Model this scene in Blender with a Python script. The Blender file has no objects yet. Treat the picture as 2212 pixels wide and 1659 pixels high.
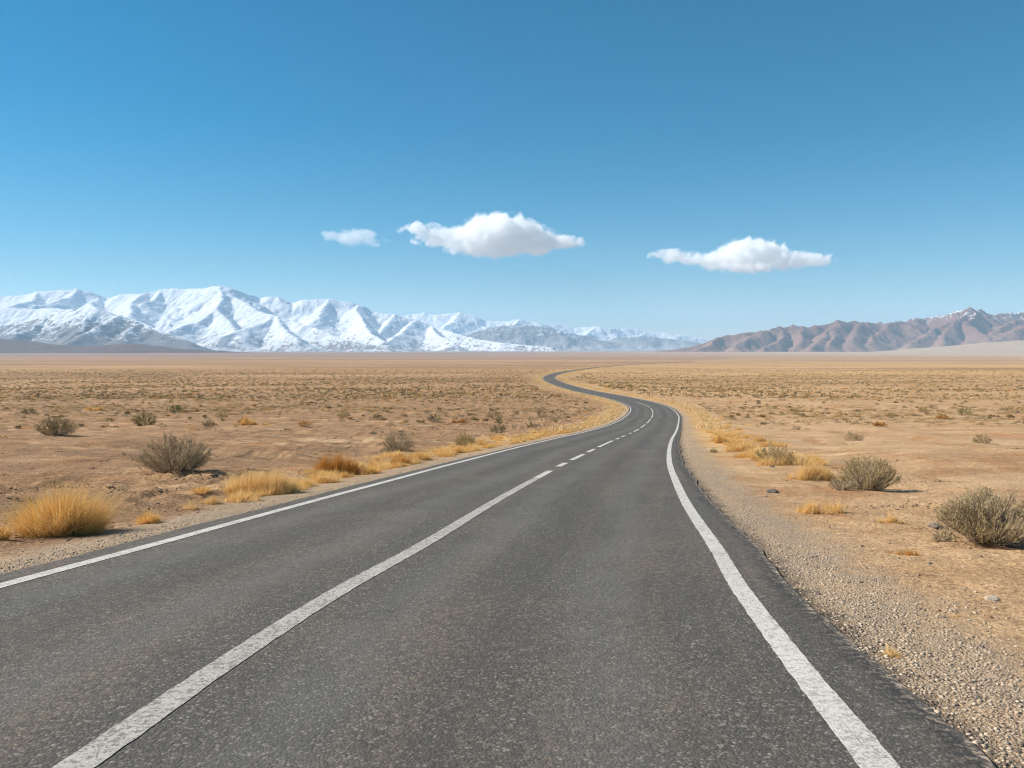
import bpy, math, random
import numpy as np
from mathutils import Vector

R = math.radians
scene = bpy.context.scene
col = scene.collection
rng = np.random.RandomState(7)

# ------------------------------------------------------------------ camera model
F = 796.0                      # focal length for a 1024 px wide frame (28 mm on 36 mm)
YH = 755.0 * 0.46293           # row of the eye-level horizon
PITCH = math.atan((384 - YH) / F)
CAMZ = 1.6
S = 0.46293                    # survey units -> 1024 px wide units


def ray(xd, yd):
    """direction per unit of forward distance (dx/dY, dz/dY)"""
    u, v = xd * S - 512, 384 - yd * S
    fy = F * math.cos(PITCH) + v * math.sin(PITCH)
    return u / fy, (-F * math.sin(PITCH) + v * math.cos(PITCH)) / fy


def pchip(xk, yk):
    xk = np.array(xk, float); yk = np.array(yk, float)
    h = np.diff(xk); d = np.diff(yk) / h
    m = np.zeros_like(yk)
    m[0], m[-1] = d[0], d[-1]
    for i in range(1, len(xk) - 1):
        if d[i - 1] * d[i] > 0:
            w1, w2 = 2 * h[i] + h[i - 1], h[i] + 2 * h[i - 1]
            m[i] = (w1 + w2) / (w1 / d[i - 1] + w2 / d[i])

    def f(x):
        x = np.asarray(x, float)
        i = np.clip(np.searchsorted(xk, x) - 1, 0, len(xk) - 2)
        t = (x - xk[i]) / h[i]
        lo, hi = t < 0, t > 1
        t2 = np.clip(t, 0, 1)
        r = ((2 * t2**3 - 3 * t2**2 + 1) * yk[i] + (t2**3 - 2 * t2**2 + t2) * h[i] * m[i]
             + (-2 * t2**3 + 3 * t2**2) * yk[i + 1] + (t2**3 - t2**2) * h[i] * m[i + 1])
        r = np.where(lo, yk[0] + m[0] * (x - xk[0]), r)
        r = np.where(hi, yk[-1] + m[-1] * (x - xk[-1]), r)
        return r
    return f


# drop of the ground below eye level with forward distance: a downhill start, then the wide plain
_hk = pchip([-60, -20, 0, 20, 40, 60, 85, 107, 150, 230, 330, 455, 800, 1350, 3000, 6000, 10000, 30000],
            [-.5, 0.2, 1.6, 3.14, 4.68, 6.2, 7.9, 9.0, 10.6, 12.7, 14.6, 16.6, 19.4, 22, 25.5, 28, 29, 29.3])


def base_z(y):
    return CAMZ - _hk(y)


def ground_at(xd, yd):
    a, b = ray(xd, yd)
    lo, hi = 1.0, 20000.0
    for _ in range(60):
        mid = math.sqrt(lo * hi)
        if CAMZ + b * mid > float(base_z(mid)):
            lo = mid
        else:
            hi = mid
    return a * lo, lo


def smooth(a, b, x):
    t = np.clip((x - a) / (b - a), 0, 1)
    return t * t * (3 - 2 * t)


# ------------------------------------------------------------------ numpy noise
def pnoise(x, y, seed=0):
    xi, yi = np.floor(x).astype(np.int64), np.floor(y).astype(np.int64)
    xf, yf = x - xi, y - yi

    def g(ix, iy, dx, dy):
        h = (ix * 374761393 + iy * 668265263 + seed * 974634777) & 0xffffffff
        h = ((h ^ (h >> 13)) * 1274126177) & 0xffffffff
        h = h ^ (h >> 16)
        a = (h & 0xffff) / 65536.0 * 2 * np.pi
        return np.cos(a) * dx + np.sin(a) * dy
    u = xf**3 * (xf * (xf * 6 - 15) + 10); v = yf**3 * (yf * (yf * 6 - 15) + 10)
    n0 = g(xi, yi, xf, yf) * (1 - u) + g(xi + 1, yi, xf - 1, yf) * u
    n1 = g(xi, yi + 1, xf, yf - 1) * (1 - u) + g(xi + 1, yi + 1, xf - 1, yf - 1) * u
    return (n0 * (1 - v) + n1 * v) * 1.5


def fbm(x, y, o=4, seed=0, gain=.5):
    r, a, s = 0, 1, 0
    for i in range(o):
        r = r + a * pnoise(x * 2**i, y * 2**i, seed + i); s += a; a *= gain
    return r / s


def ridged(x, y, o=4, seed=0):
    r, a, s = 0, 1, 0
    for i in range(o):
        r = r + a * (1 - 2 * np.abs(pnoise(x * 2**i, y * 2**i, seed + i))); s += a; a *= .55
    return r / s


# ------------------------------------------------------------------ object helpers
def tag(o, label=None, cat=None, group=None, kind=None):
    if label: o['label'] = label
    if cat: o['category'] = cat
    if group: o['group'] = group
    if kind: o['kind'] = kind
    return o


def np_mesh(name, V, faces, mat=None, attrs=None, smooth_shade=False):
    """V (n,3); faces list of arrays (m,k) of the same or mixed k"""
    me = bpy.data.meshes.new(name)
    V = np.asarray(V, np.float32)
    if not isinstance(faces, list): faces = [faces]
    idx = np.concatenate([f.ravel() for f in faces]).astype(np.int32)
    tot = np.concatenate([np.full(len(f), f.shape[1]) for f in faces]).astype(np.int32)
    st = np.concatenate([[0], np.cumsum(tot)[:-1]]).astype(np.int32)
    me.vertices.add(len(V)); me.vertices.foreach_set('co', V.ravel())
    me.loops.add(len(idx)); me.loops.foreach_set('vertex_index', idx)
    me.polygons.add(len(tot)); me.polygons.foreach_set('loop_start', st)
    try: me.polygons.foreach_set('loop_total', tot)
    except Exception: pass
    if smooth_shade:
        me.polygons.foreach_set('use_smooth', np.ones(len(tot), bool))
    for k, a in (attrs or {}).items():
        at = me.attributes.new(k, 'FLOAT', 'POINT')
        at.data.foreach_set('value', np.asarray(a, np.float32))
    me.update(calc_edges=True); me.validate()
    if mat: me.materials.append(mat)
    return me


def link(name, me, parent=None, loc=(0, 0, 0), rz=0.0, sc=None):
    o = bpy.data.objects.new(name, me); col.objects.link(o)
    o.location = loc; o.rotation_euler = (0, 0, rz)
    if sc: o.scale = sc
    if parent: o.parent = parent
    return o


def grid_faces(nr, nc):
    i = np.arange(nr - 1)[:, None] * nc + np.arange(nc - 1)[None, :]
    i = i.ravel()
    return np.stack([i, i + 1, i + nc + 1, i + nc], 1)


# ------------------------------------------------------------------ node helpers
class NB:
    def __init__(self, name):
        self.m = bpy.data.materials.new(name); self.m.use_nodes = True
        self.t = self.m.node_tree; self.t.nodes.clear()
        self.out = self.t.nodes.new('ShaderNodeOutputMaterial')

    def n(self, typ, ins=None, **props):
        nd = self.t.nodes.new(typ)
        for k, v in props.items(): setattr(nd, k, v)
        for k, v in (ins or {}).items():
            s = nd.inputs[k]
            if hasattr(v, 'is_linked') or isinstance(v, bpy.types.NodeSocket): self.t.links.new(v, s)
            else: s.default_value = v
        return nd

    def pos(self): return self.n('ShaderNodeNewGeometry').outputs['Position']
    def attr(self, a): return self.n('ShaderNodeAttribute', attribute_name=a).outputs['Fac']

    def scale(self, v, s):
        return self.n('ShaderNodeVectorMath', {0: v, 1: s}, operation='MULTIPLY').outputs[0]

    def noise(self, v, sc, det=4, rough=.55, dist=0.0):
        return self.n('ShaderNodeTexNoise', {'Vector': v, 'Scale': sc, 'Detail': det, 'Roughness': rough, 'Distortion': dist}).outputs['Fac']

    def vor(self, v, sc, out='Distance', rnd=1.0, feature='F1'):
        return self.n('ShaderNodeTexVoronoi', {'Vector': v, 'Scale': sc, 'Randomness': rnd}, feature=feature).outputs[out]

    def mr(self, v, a, b, c=0.0, d=1.0):
        return self.n('ShaderNodeMapRange', {0: v, 1: a, 2: b, 3: c, 4: d}, clamp=True).outputs[0]

    def math(self, op, a, b=0.0, clamp=False):
        return self.n('ShaderNodeMath', {0: a, 1: b}, operation=op, use_clamp=clamp).outputs[0]

    def mix(self, f, a, b, mode='MIX'):
        nd = self.t.nodes.new('ShaderNodeMix'); nd.data_type = 'RGBA'; nd.blend_type = mode
        for s, v in ((nd.inputs[0], f), (nd.inputs[6], a), (nd.inputs[7], b)):
            if isinstance(v, bpy.types.NodeSocket): self.t.links.new(v, s)
            elif isinstance(v, (int, float)): s.default_value = v
            else: s.default_value = (*v, 1) if len(v) == 3 else v
        return nd.outputs[2]

    def bump(self, h, dist, st=1.0, nrm=None):
        ins = {'Height': h, 'Distance': dist, 'Strength': st}
        if nrm: ins['Normal'] = nrm
        return self.n('ShaderNodeBump', ins).outputs[0]

    def sep(self, v):
        return self.n('ShaderNodeSeparateXYZ', {0: v}).outputs

    def bsdf(self, color, rough=.9, normal=None, spec=.2):
        ins = {'Roughness': rough, 'Specular IOR Level': spec}
        b = self.n('ShaderNodeBsdfPrincipled', ins)
        if isinstance(color, bpy.types.NodeSocket): self.t.links.new(color, b.inputs['Base Color'])
        else: b.inputs['Base Color'].default_value = (*color, 1)
        if normal: self.t.links.new(normal, b.inputs['Normal'])
        return b.outputs[0]

    def surf(self, s):
        self.t.links.new(s, self.out.inputs['Surface']); return self.m

    def vol(self, s):
        self.t.links.new(s, self.out.inputs['Volume']); return self.m


# ------------------------------------------------------------------ road layout
# rows (survey units, far to near) -> column of the road's centre line
_cy = [779, 783, 788, 795, 800, 805, 812, 818, 828, 838, 845, 855, 860, 871, 894, 908, 922, 952, 982, 1019, 1086, 1200, 1268, 1460, 1659]
_cx = [1530, 1452, 1348, 1278, 1240, 1208, 1188, 1183.5, 1204, 1236, 1265, 1318, 1344, 1385, 1410, 1402, 1386, 1322, 1258, 1184, 1063, 873, 745, 446, 160]
_lk = [(918, 1316), (943, 1219), (982, 1057), (1084, 672), (1198, 247), (1268, 0)]
_rk = [(902, 1467), (937, 1457), (984, 1444), (1060, 1470), (1150, 1521), (1235, 1579), (1352, 1662), (1502, 1775), (1652, 1896)]


def _toXY(pts):
    out = []
    for xd, yd in pts:
        out.append(ground_at(xd, yd))
    out.sort(key=lambda p: p[1])
    return np.array(out)


_c = _toXY(list(zip(_cx, _cy)))
_cen = pchip(np.log(_c[:, 1]), _c[:, 0])


def centre_raw(y):
    y = np.asarray(y, float)
    near = _cen(np.log(np.maximum(y, 2.7)))
    return near


# smooth the centre line in log distance
_ly = np.linspace(math.log(2.7), math.log(7000), 900)
_cxs = centre_raw(np.exp(_ly))
_k = np.exp(-.5 * (np.arange(-24, 25) / 9.0)**2); _k /= _k.sum()
_pad = np.concatenate([_cxs[0] + (_cxs[0] - _cxs[24:0:-1]), _cxs, _cxs[-1] + (_cxs[-1] - _cxs[-2:-26:-1])])
_cxs = np.convolve(_pad, _k, 'valid')
_s0 = (_cxs[30] - _cxs[0]) / (math.exp(_ly[30]) - math.exp(_ly[0]))


def centre(y):
    y = np.asarray(y, float)
    r = np.interp(np.log(np.maximum(y, 2.7)), _ly, _cxs)
    return np.where(y < 2.7, _cxs[0] + _s0 * (y - 2.7), r)


def dcentre(y):
    y = np.asarray(y, float); e = .02 * np.abs(y) + .2
    return (centre(y + e) - centre(y - e)) / (2 * e)


_L = _toXY([(x, y) for y, x in _lk]); _Rr = _toXY([(x, y) for y, x in _rk])
_lw = pchip(np.concatenate([_L[:, 1], [130, 20000]]), np.concatenate([centre(_L[:, 1]) - _L[:, 0], [3.45, 3.45]]))
_rw = pchip(np.concatenate([_Rr[:, 1], [160, 20000]]), np.concatenate([_Rr[:, 0] - centre(_Rr[:, 1]), [3.45, 3.45]]))


def _smooth(fn, y_lo, sig):
    g = np.linspace(math.log(1.5), math.log(400), 800)
    v = fn(np.maximum(np.exp(g), y_lo))
    k = np.exp(-.5 * (np.arange(-80, 81) / sig)**2); k /= k.sum()
    p = np.concatenate([np.full(80, v[0]), v, np.full(80, v[-1])])
    w_ = np.convolve(p, k, 'valid')
    return lambda y: np.interp(np.log(np.maximum(np.asarray(y, float), 1.5)), g, w_)


_lw = _smooth(_lw, _L[0, 1], 26.0); _rw = _smooth(_rw, _Rr[0, 1], 26.0)


def sec(y): return np.sqrt(1 + dcentre(y)**2)
def left_w(y):
    y = np.asarray(y, float); return _lw(y) * np.where(y > 100, sec(y), 1)
def right_w(y):
    y = np.asarray(y, float); return _rw(y) * np.where(y > 100, sec(y), 1)
def edge_l(y): return centre(y) - left_w(y) - np.interp(np.asarray(y, float), [0, 10, 40], [.46, .46, .32])
def edge_r(y): return centre(y) + right_w(y) + np.interp(np.asarray(y, float), [0, 3.5, 6, 9, 25, 60], [.50, .50, .50, .52, .46, .35])


def road_dist(x, y):
    """signed distance outside the asphalt (negative on the road), horizontal"""
    el, er = edge_l(y), edge_r(y)
    return np.maximum(el - x, x - er) / sec(y)


# ------------------------------------------------------------------ ground
def undul(x, y):
    d = road_dist(x, y)
    m = smooth(2 + .02 * np.abs(y), 14 + .12 * np.abs(y), d)
    w = np.clip(np.abs(y) / 120, .15, 1)
    near = smooth(1.5, 5, d) * (.32 * fbm(x / 5.5, y / 6.5, 3, 13) + .10 * np.maximum(0, ridged(x / 9, y / 7, 2, 14) - .2)) * np.clip(1.6 - np.abs(y) / 160, 0, 1)
    return near + m * w * (.5 * fbm(x / 55, y / 90, 3, 11) + .9 * fbm(x / 300, y / 500, 3, 12) * np.clip(y / 400, 0, 1.6))


def micro(x, y):
    d = road_dist(x, y)
    m = smooth(.05, .8, d)
    soil = smooth(.8, 2.5, d)
    f = np.clip(1.5 - np.abs(y) / 60, 0, 1)
    n = .028 * fbm(x / 1.1, y / 1.1, 3, 21) + .016 * f * fbm(x / .28, y / .28, 3, 22)
    crust = np.maximum(0, ridged(x / 1.7 + .3 * pnoise(x, y, 5), y / 1.0, 3, 23) - .2) * .27 * np.clip(.5 + fbm(x / 7, y / 7, 2, 24), 0, 1)
    side = smooth(3, -5, x - centre(y))                     # the left bank is rougher and cloddier
    return m * (.35 * n + soil * (n + crust * (.3 + 1.0 * side)))


def ground_z(x, y):
    x = np.asarray(x, float); y = np.asarray(y, float)
    d = road_dist(x, y)
    return base_z(y) - .035 - .05 * smooth(0.1, 1.6, d) + undul(x, y) + micro(x, y)


def gz(x, y): return float(ground_z(np.array([x]), np.array([y]))[0])


def steps(a0, b0, s0, grow, end):
    v = [a0]
    while v[-1] < end:
        x = v[-1]
        v.append(x + s0 + max(0, x - b0) * grow)
    return v


xs = steps(0, 9, .065, .024, 24500)
xs = np.array([-x for x in xs[:0:-1]] + xs)
ys = np.array([-60, -50, -42, -35, -29, -24, -20, -16, -13, -10, -8, -6, -4, -3, -2, -1, 0, .7, 1.3, 1.8, 2.2] + steps(2.5, 4, .05, .0135, 26500))
GX, GY = np.meshgrid(xs, ys)
GZ = ground_z(GX, GY)
D = road_dist(GX, GY)
shoulder_w = np.where(GX > centre(GY), 1.15, 1.25) * (1 + .35 * fbm(GX / 2.2, GY / 2.2, 3, 31))
SH = 1 - smooth(.45, 1.25, D / shoulder_w)
verge = np.exp(-((D - 2.2) / 1.3)**2)
side_a = smooth(4, -6, GX - centre(GY))


def ground_material():
    b = NB('desert soil')
    p = b.pos(); x, y, z = b.sep(p)
    sh, side = b.attr('shoulder'), b.attr('side')
    ys_ = b.scale(p, (1, .55, 1))
    n_big = b.noise(ys_, .045, 5, .6)
    n_mid = b.noise(p, .42, 6, .62, .6)
    n_sm = b.noise(p, 3.2, 6, .68)
    n_fine = b.noise(p, 21, 5, .75)
    sand = b.mix(b.mr(n_mid, .35, .66), (.54, .345, .185), (.63, .455, .285))
    brown = b.mix(b.mr(n_mid, .35, .62), (.20, .105, .05), (.40, .245, .125))
    f_side = b.math('ADD', b.math('MULTIPLY', side, .85), b.mr(n_big, .40, .62, -.35, .45), True)
    c = b.mix(f_side, sand, brown)
    # pale crust and rusty patches
    c = b.mix(b.mr(b.noise(ys_, .16, 5, .6, .5), .54, .68, 0, .7), c, (.66, .53, .385))
    c = b.mix(b.mr(b.noise(ys_, .27, 5, .65, .8), .51, .60, 0, .85), c, (.40, .185, .07))
    patch = b.noise(b.scale(p, (.3, 1.0, 1)), .42, 6, .66, .6)
    c = b.mix(b.math('MULTIPLY', b.mr(patch, .49, .57, 0, .88), b.math('ADD', b.math('MULTIPLY', side, .7), .22)), c, (.165, .085, .045))
    c = b.mix(b.mr(patch, .32, .44, .65, 0), c, (.70, .54, .37))
    pt2 = b.noise(b.scale(p, (.45, 1.3, 1)), .95, 5, .7, .4)
    c = b.mix(b.math('MULTIPLY', b.mr(pt2, .515, .56, 0, .85), b.math('ADD', b.math('MULTIPLY', side, .75), .1)), c, (.185, .098, .055))
    # clods and grit
    c = b.mix(b.mr(n_sm, .50, .68, 0, .55), c, (.235, .14, .085))
    strat = b.noise(b.scale(p, (.55, 2.6, 1)), .8, 6, .68, .5)
    c = b.mix(b.math('MULTIPLY', b.mr(strat, .50, .60, 0, .9), b.math('ADD', b.math('MULTIPLY', side, .75), .25)), c, (.17, .083, .042))
    c = b.mix(b.mr(n_fine, .40, .60, 0, 1.0), b.mix(.56, c, (.12, .072, .04)), b.mix(.28, c, (.80, .62, .43)))
    stones = b.vor(p, 16)
    c = b.mix(b.mr(stones, .10, .16, .55, 0), c, (.16, .11, .08))
    # gravel shoulder
    v1 = b.n('ShaderNodeTexVoronoi', {'Vector': p, 'Scale': 56.0})
    vcol = b.sep(v1.outputs['Color'])[0]
    grav = b.mix(vcol, (.26, .195, .135), (.70, .545, .40))
    grav = b.mix(b.mr(v1.outputs['Distance'], .4, .8, 0, .7), grav, (.13, .10, .075))
    grav = b.mix(b.mr(n_mid, .35, .7, 0, .58), grav, (.52, .37, .235))
    sh_n = b.math('ADD', sh, b.mr(b.noise(p, 1.6, 6, .7), .3, .7, -.6, .5), True)
    sh_f = b.math('MULTIPLY', b.mr(sh, 0, .12), sh_n)
    c = b.mix(sh_f, c, grav)
    tar = b.math('MULTIPLY', b.attr('tar'), b.mr(b.math('ADD', n_sm, b.math('MULTIPLY', n_fine, .5)), .55, .85, .25, 1))
    c = b.mix(b.math('MULTIPLY', tar, .9), c, (.06, .052, .047))
    # dry litter under the roadside grass
    ver = b.math('MULTIPLY', b.attr('verge'), b.mr(n_mid, .38, .6))
    c = b.mix(b.math('MULTIPLY', ver, b.mr(y, 16, 40, 0, .75)), c, (.60, .40, .16))
    # the far plain: low scrub everywhere, in broad belts
    far = b.mr(y, 120, 420)
    bx = b.scale(p, (.25, 1, 1))
    belts = b.noise(bx, .0035, 5, .62, .4)
    scrub = b.vor(p, .32)
    scrub2 = b.vor(b.scale(p, (1, .5, 1)), .11)
    dens = b.mr(belts, .38, .62, .10, .62)
    sc_f = b.math('MULTIPLY', b.math('LESS_THAN', scrub, dens), .74)
    sc2 = b.math('MULTIPLY', b.mr(scrub2, .25, .5, .55, 0), b.mr(belts, .45, .6))
    plain = b.mix(b.mr(belts, .34, .64), (.58, .395, .19), (.36, .225, .125))
    plain = b.mix(b.math('MULTIPLY', side, .55), plain, (.31, .19, .115))
    plain = b.mix(b.mr(b.noise(bx, .013, 4, .6), .52, .68, 0, .6), plain, (.66, .49, .30))
    plain = b.mix(sc_f, plain, (.145, .095, .05))
    plain = b.mix(sc2, plain, (.17, .12, .065))
    c = b.mix(b.math('MULTIPLY', far, .8), c, plain)
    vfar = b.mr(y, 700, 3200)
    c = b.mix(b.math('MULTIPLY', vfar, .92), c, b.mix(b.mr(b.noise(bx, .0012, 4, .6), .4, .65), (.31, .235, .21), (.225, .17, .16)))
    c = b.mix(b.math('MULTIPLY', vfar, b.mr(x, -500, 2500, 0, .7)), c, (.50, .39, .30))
    c = b.mix(b.math('SUBTRACT', 1, b.math('MULTIPLY', sh_f, .55)), c, (1.06, .945, .81), 'MULTIPLY')
    h = b.math('ADD', b.math('MULTIPLY', n_sm, .6), b.math('MULTIPLY', n_fine, .25))
    h2 = b.math('MULTIPLY', b.math('SUBTRACT', .8, v1.outputs['Distance']), b.math('MULTIPLY', sh_f, .18))
    hh = b.math('ADD', h, h2)
    nrm = b.bump(hh, .11, b.mr(y, 30, 500, 1.0, .0))
    return b.surf(b.bsdf(c, .95, nrm, .1))


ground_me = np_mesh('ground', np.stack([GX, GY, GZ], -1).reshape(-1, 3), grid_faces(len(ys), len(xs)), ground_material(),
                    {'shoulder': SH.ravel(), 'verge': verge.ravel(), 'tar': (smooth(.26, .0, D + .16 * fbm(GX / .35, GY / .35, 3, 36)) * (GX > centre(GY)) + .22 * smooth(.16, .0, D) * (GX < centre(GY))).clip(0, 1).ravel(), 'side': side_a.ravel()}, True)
tag(link('ground', ground_me), 'sandy desert plain with gravelly roadside and low scrub', 'ground', kind='structure')

# ------------------------------------------------------------------ road
ry = np.array([-30, -20, -12, -8, -5, -3, -1, 0, 1, 2] + steps(2.6, 5, .035, .0055, ground_at(1490, 781)[1]))


def asphalt_material():
    b = NB('worn asphalt')
    p = b.pos(); x, y, z = b.sep(p)
    lat = b.attr('lat')
    along = b.n('ShaderNodeCombineXYZ', {0: lat, 1: b.math('MULTIPLY', y, .07), 2: 0.0}).outputs[0]
    agg = b.n('ShaderNodeTexVoronoi', {'Vector': p, 'Scale': 62.0})
    agg_c = b.sep(agg.outputs['Color'])[0]
    fine = b.noise(p, 60, 3, .7)
    grain = b.noise(p, 19, 3, .75)
    mid = b.noise(p, 1.2, 5, .6, .3)
    streak = b.noise(along, 1.25, 4, .6, .3)
    c = b.mix(b.mr(mid, .3, .7), (.094, .079, .064), (.128, .109, .089))
    c = b.mix(b.mr(agg_c, .25, 1.0, 0, .95), c, b.mix(b.mr(agg_c, .78, 1), (.135, .121, .104), (.36, .32, .27)))
    c = b.mix(b.mr(agg.outputs['Distance'], .4, .75, 0, .5), c, (.05, .045, .041))
    c = b.mix(b.mr(fine, .35, .7, .35, 0), c, (.04, .038, .036))
    c = b.mix(b.mr(grain, .36, .58, .62, 0), c, (.060, .056, .047))
    c = b.mix(b.mr(grain, .56, .72, 0, .4), c, (.215, .19, .16))
    # dust tracked onto the lanes
    tracks = b.math('ADD', b.mr(streak, .46, .66, 0, .38), b.mr(b.noise(p, .35, 5, .65, .7), .50, .68, 0, .34), True)
    c = b.mix(b.math('MULTIPLY', tracks, b.mr(grain, .42, .58, .1, 1)), c, (.215, .152, .10))
    c = b.mix(b.mr(b.noise(along, 3.3, 4, .6), .54, .7, 0, .4), c, (.06, .055, .05))
    # polished wheel paths, oil darkened lane centres and sealed cracks
    wob = b.math('ADD', lat, b.mr(b.noise(b.scale(p, (.1, .05, 1)), 1.0, 3), .3, .7, -.25, .25))
    for cxl in (-2.45, -.85, .85, 2.45):
        dwp = b.math('ABSOLUTE', b.math('SUBTRACT', wob, cxl))
        c = b.mix(b.math('MULTIPLY', b.mr(dwp, .42, .12, 0, .30), b.mr(mid, .3, .6, .4, 1)), c, (.16, .15, .136))
    for cxl in (-1.65, 1.65):
        dwp = b.math('ABSOLUTE', b.math('SUBTRACT', wob, cxl))
        c = b.mix(b.math('MULTIPLY', b.mr(dwp, .38, .08, 0, .30), b.mr(mid, .35, .6, .3, 1)), c, (.058, .051, .046))
    # fresh tar and broken margin
    ed = b.attr('margin')
    c = b.mix(b.math('MULTIPLY', b.mr(b.math('ADD', ed, b.mr(mid, .3, .7, -.2, .2)), .45, .8), .8), c, (.04, .037, .035))
    # cracks
    ck = b.n('ShaderNodeTexVoronoi', {'Vector': b.n('ShaderNodeVectorMath', {0: p, 1: b.scale(b.n('ShaderNodeTexNoise', {'Vector': p, 'Scale': 1.6, 'Detail': 4.0}).outputs['Color'], (.8, .8, .8))}, operation='ADD').outputs[0], 'Scale': .62}, feature='DISTANCE_TO_EDGE')
    ckf = b.math('MULTIPLY', b.mr(ck.outputs['Distance'], .002, .006, .28, 0), b.mr(b.noise(p, .3, 2), .48, .58))
    c = b.mix(ckf, c, (.025, .024, .023))
    # grit washed over the ragged margin
    c = b.mix(b.math('MULTIPLY', b.mr(ed, .55, 1.0), b.mr(grain, .5, .6, 0, .85)), c, (.30, .235, .175))
    h = b.math('ADD', b.math('MULTIPLY', b.math('SUBTRACT', .7, agg.outputs['Distance']), .55), b.math('MULTIPLY', fine, .5))
    return b.surf(b.bsdf(c, .85, b.bump(h, .009, b.mr(y, 8, 90, .9, 0)), .2))


def paint_material(name, wear, tint):
    b = NB(name)
    p = b.pos()
    grit = b.noise(p, 55, 4, .75)
    blot = b.noise(p, 2.1, 5, .65, .4)
    w = b.math('MULTIPLY', b.mr(grit, .5, .66), b.mr(blot, .3, .7, wear * .35, min(1, wear * 1.6)), True)
    c = b.mix(b.mr(blot, .3, .7), tint, tuple(t * .86 for t in tint))
    c = b.mix(w, c, (.13, .115, .10))
    c = b.mix(b.math('MULTIPLY', b.mr(b.noise(p, 24, 3, .8), .50, .60, 0, 1), min(1, wear * .85)), c, (.17, .15, .13))
    ck = b.vor(p, 3.5, 'Distance', 1, 'DISTANCE_TO_EDGE')
    c = b.mix(b.math('MULTIPLY', b.mr(ck, .004, .02, .6, 0), b.mr(blot, .42, .6, 0, wear * 1.4), True), c, (.12, .105, .09))
    return b.surf(b.bsdf(c, .7, b.bump(grit, .006, b.mr(b.sep(p)[1], 8, 60, .6, 0)), .2))


_cl = np.array([0, .04, .10, .20, .36]); _cr = np.array([.75, .5, .32, .18, .07, 0])
NC = 27
V = []; LAT = []; MAR = []
for yy in ry:
    el, er = float(edge_l(yy)), float(edge_r(yy)); cc = float(centre(yy))
    jl = .06 * fbm(np.array([yy * .5]), np.array([.5]), 3 if yy < 14 else 2, 41)[0] * min(1, 40 / max(1, abs(yy)))
    jr = .11 * fbm(np.array([yy * .45]), np.array([7.5]), 4 if yy < 14 else 2, 42)[0] * min(1, 40 / max(1, abs(yy)))
    x0_, x1_ = el + jl, er + jr
    xx = np.concatenate([x0_ + _cl, np.linspace(x0_ + .6, x1_ - 1.0, NC - 11), x1_ - _cr])
    zz = float(base_z(yy))
    prof = np.zeros(NC); prof[0] = prof[-1] = -.010
    V.append(np.stack([xx, np.full(NC, yy), zz + prof], 1)); LAT.append(xx - cc)
    MAR.append(np.maximum(.9 - (xx - el - jl) / .09, 1 - (er + jr - xx) / .42).clip(0, 1))
    # skirts
nr = len(ry)
RV = np.concatenate(V); RF = grid_faces(nr, NC)
# skirt down into the soil
off = len(RV)
sk = []
for r in range(nr):
    a = V[r][0] + np.array([-.03, 0, -.08]); c_ = V[r][-1] + np.array([.04, 0, -.08]); sk += [a, c_]
RV = np.concatenate([RV, np.array(sk)])
i = np.arange(nr - 1)
SL = np.stack([off + 2 * i, i * NC, (i + 1) * NC, off + 2 * (i + 1)], 1)[:, ::-1]
SR = np.stack([i * NC + NC - 1, off + 2 * i + 1, off + 2 * (i + 1) + 1, (i + 1) * NC + NC - 1], 1)[:, ::-1]
lat = np.concatenate(LAT + [np.repeat(0.0, 2 * nr)]); mar = np.concatenate(MAR + [np.repeat(1.0, 2 * nr)])
road = link('road', np_mesh('road', RV, [RF, SL, SR], asphalt_material(), {'lat': lat, 'margin': mar}))
tag(road, 'two lane grey asphalt road winding away over the desert plain', 'road', kind='structure')


def line_mesh(name, offs, width, y0, y1, mat, jit=.011):
    yy = ry[(ry > y0) & (ry < y1)]
    yy = np.concatenate([[y0], yy, [y1]])
    s = sec(yy)
    cx = centre(yy) + offs(yy)
    w = width(yy) * .5 * s
    k = np.minimum(1, 12 / np.maximum(1, np.abs(yy)))
    j1 = jit * fbm(yy * 6, yy * 0 + .3, 3, 51) * k; j2 = jit * fbm(yy * 6, yy * 0 + 3.3, 3, 52) * k
    z = base_z(yy) + .004 + .00002 * np.maximum(yy, 0)
    A = np.stack([cx - w + j1, yy, z], 1); B = np.stack([cx + w + j2, yy, z], 1)
    VV = np.stack([A, B], 1).reshape(-1, 3)
    n = len(yy); i = np.arange(n - 1)
    return VV, np.stack([2 * i, 2 * i + 1, 2 * i + 3, 2 * i + 2], 1)


white = paint_material('white road paint', .6, (.61, .56, .49))
worn = paint_material('worn road paint', 1.05, (.47, .425, .37))
cl_w = lambda y: np.interp(y, [0, 30, 80, 300], [.19, .17, .15, .15])
v_, f_ = line_mesh('edge_line', lambda y: -left_w(y), lambda y: np.interp(y, [0, 8, 30, 200], [.175, .17, .165, .16]), -20, 1400, white)
tag(link('edge_line', np_mesh('edge_line', v_, f_, white), road), 'thin white line along the left road edge')
v_, f_ = line_mesh('edge_line', lambda y: right_w(y), lambda y: np.interp(y, [0, 3.5, 6, 30, 200], [.185, .182, .168, .165, .16]), -20, 1400, white)
tag(link('edge_line', np_mesh('edge_line', v_, f_, white), road), 'broad white line along the right road edge')


def ydist(yd): return ground_at(1100, yd)[1]


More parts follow.
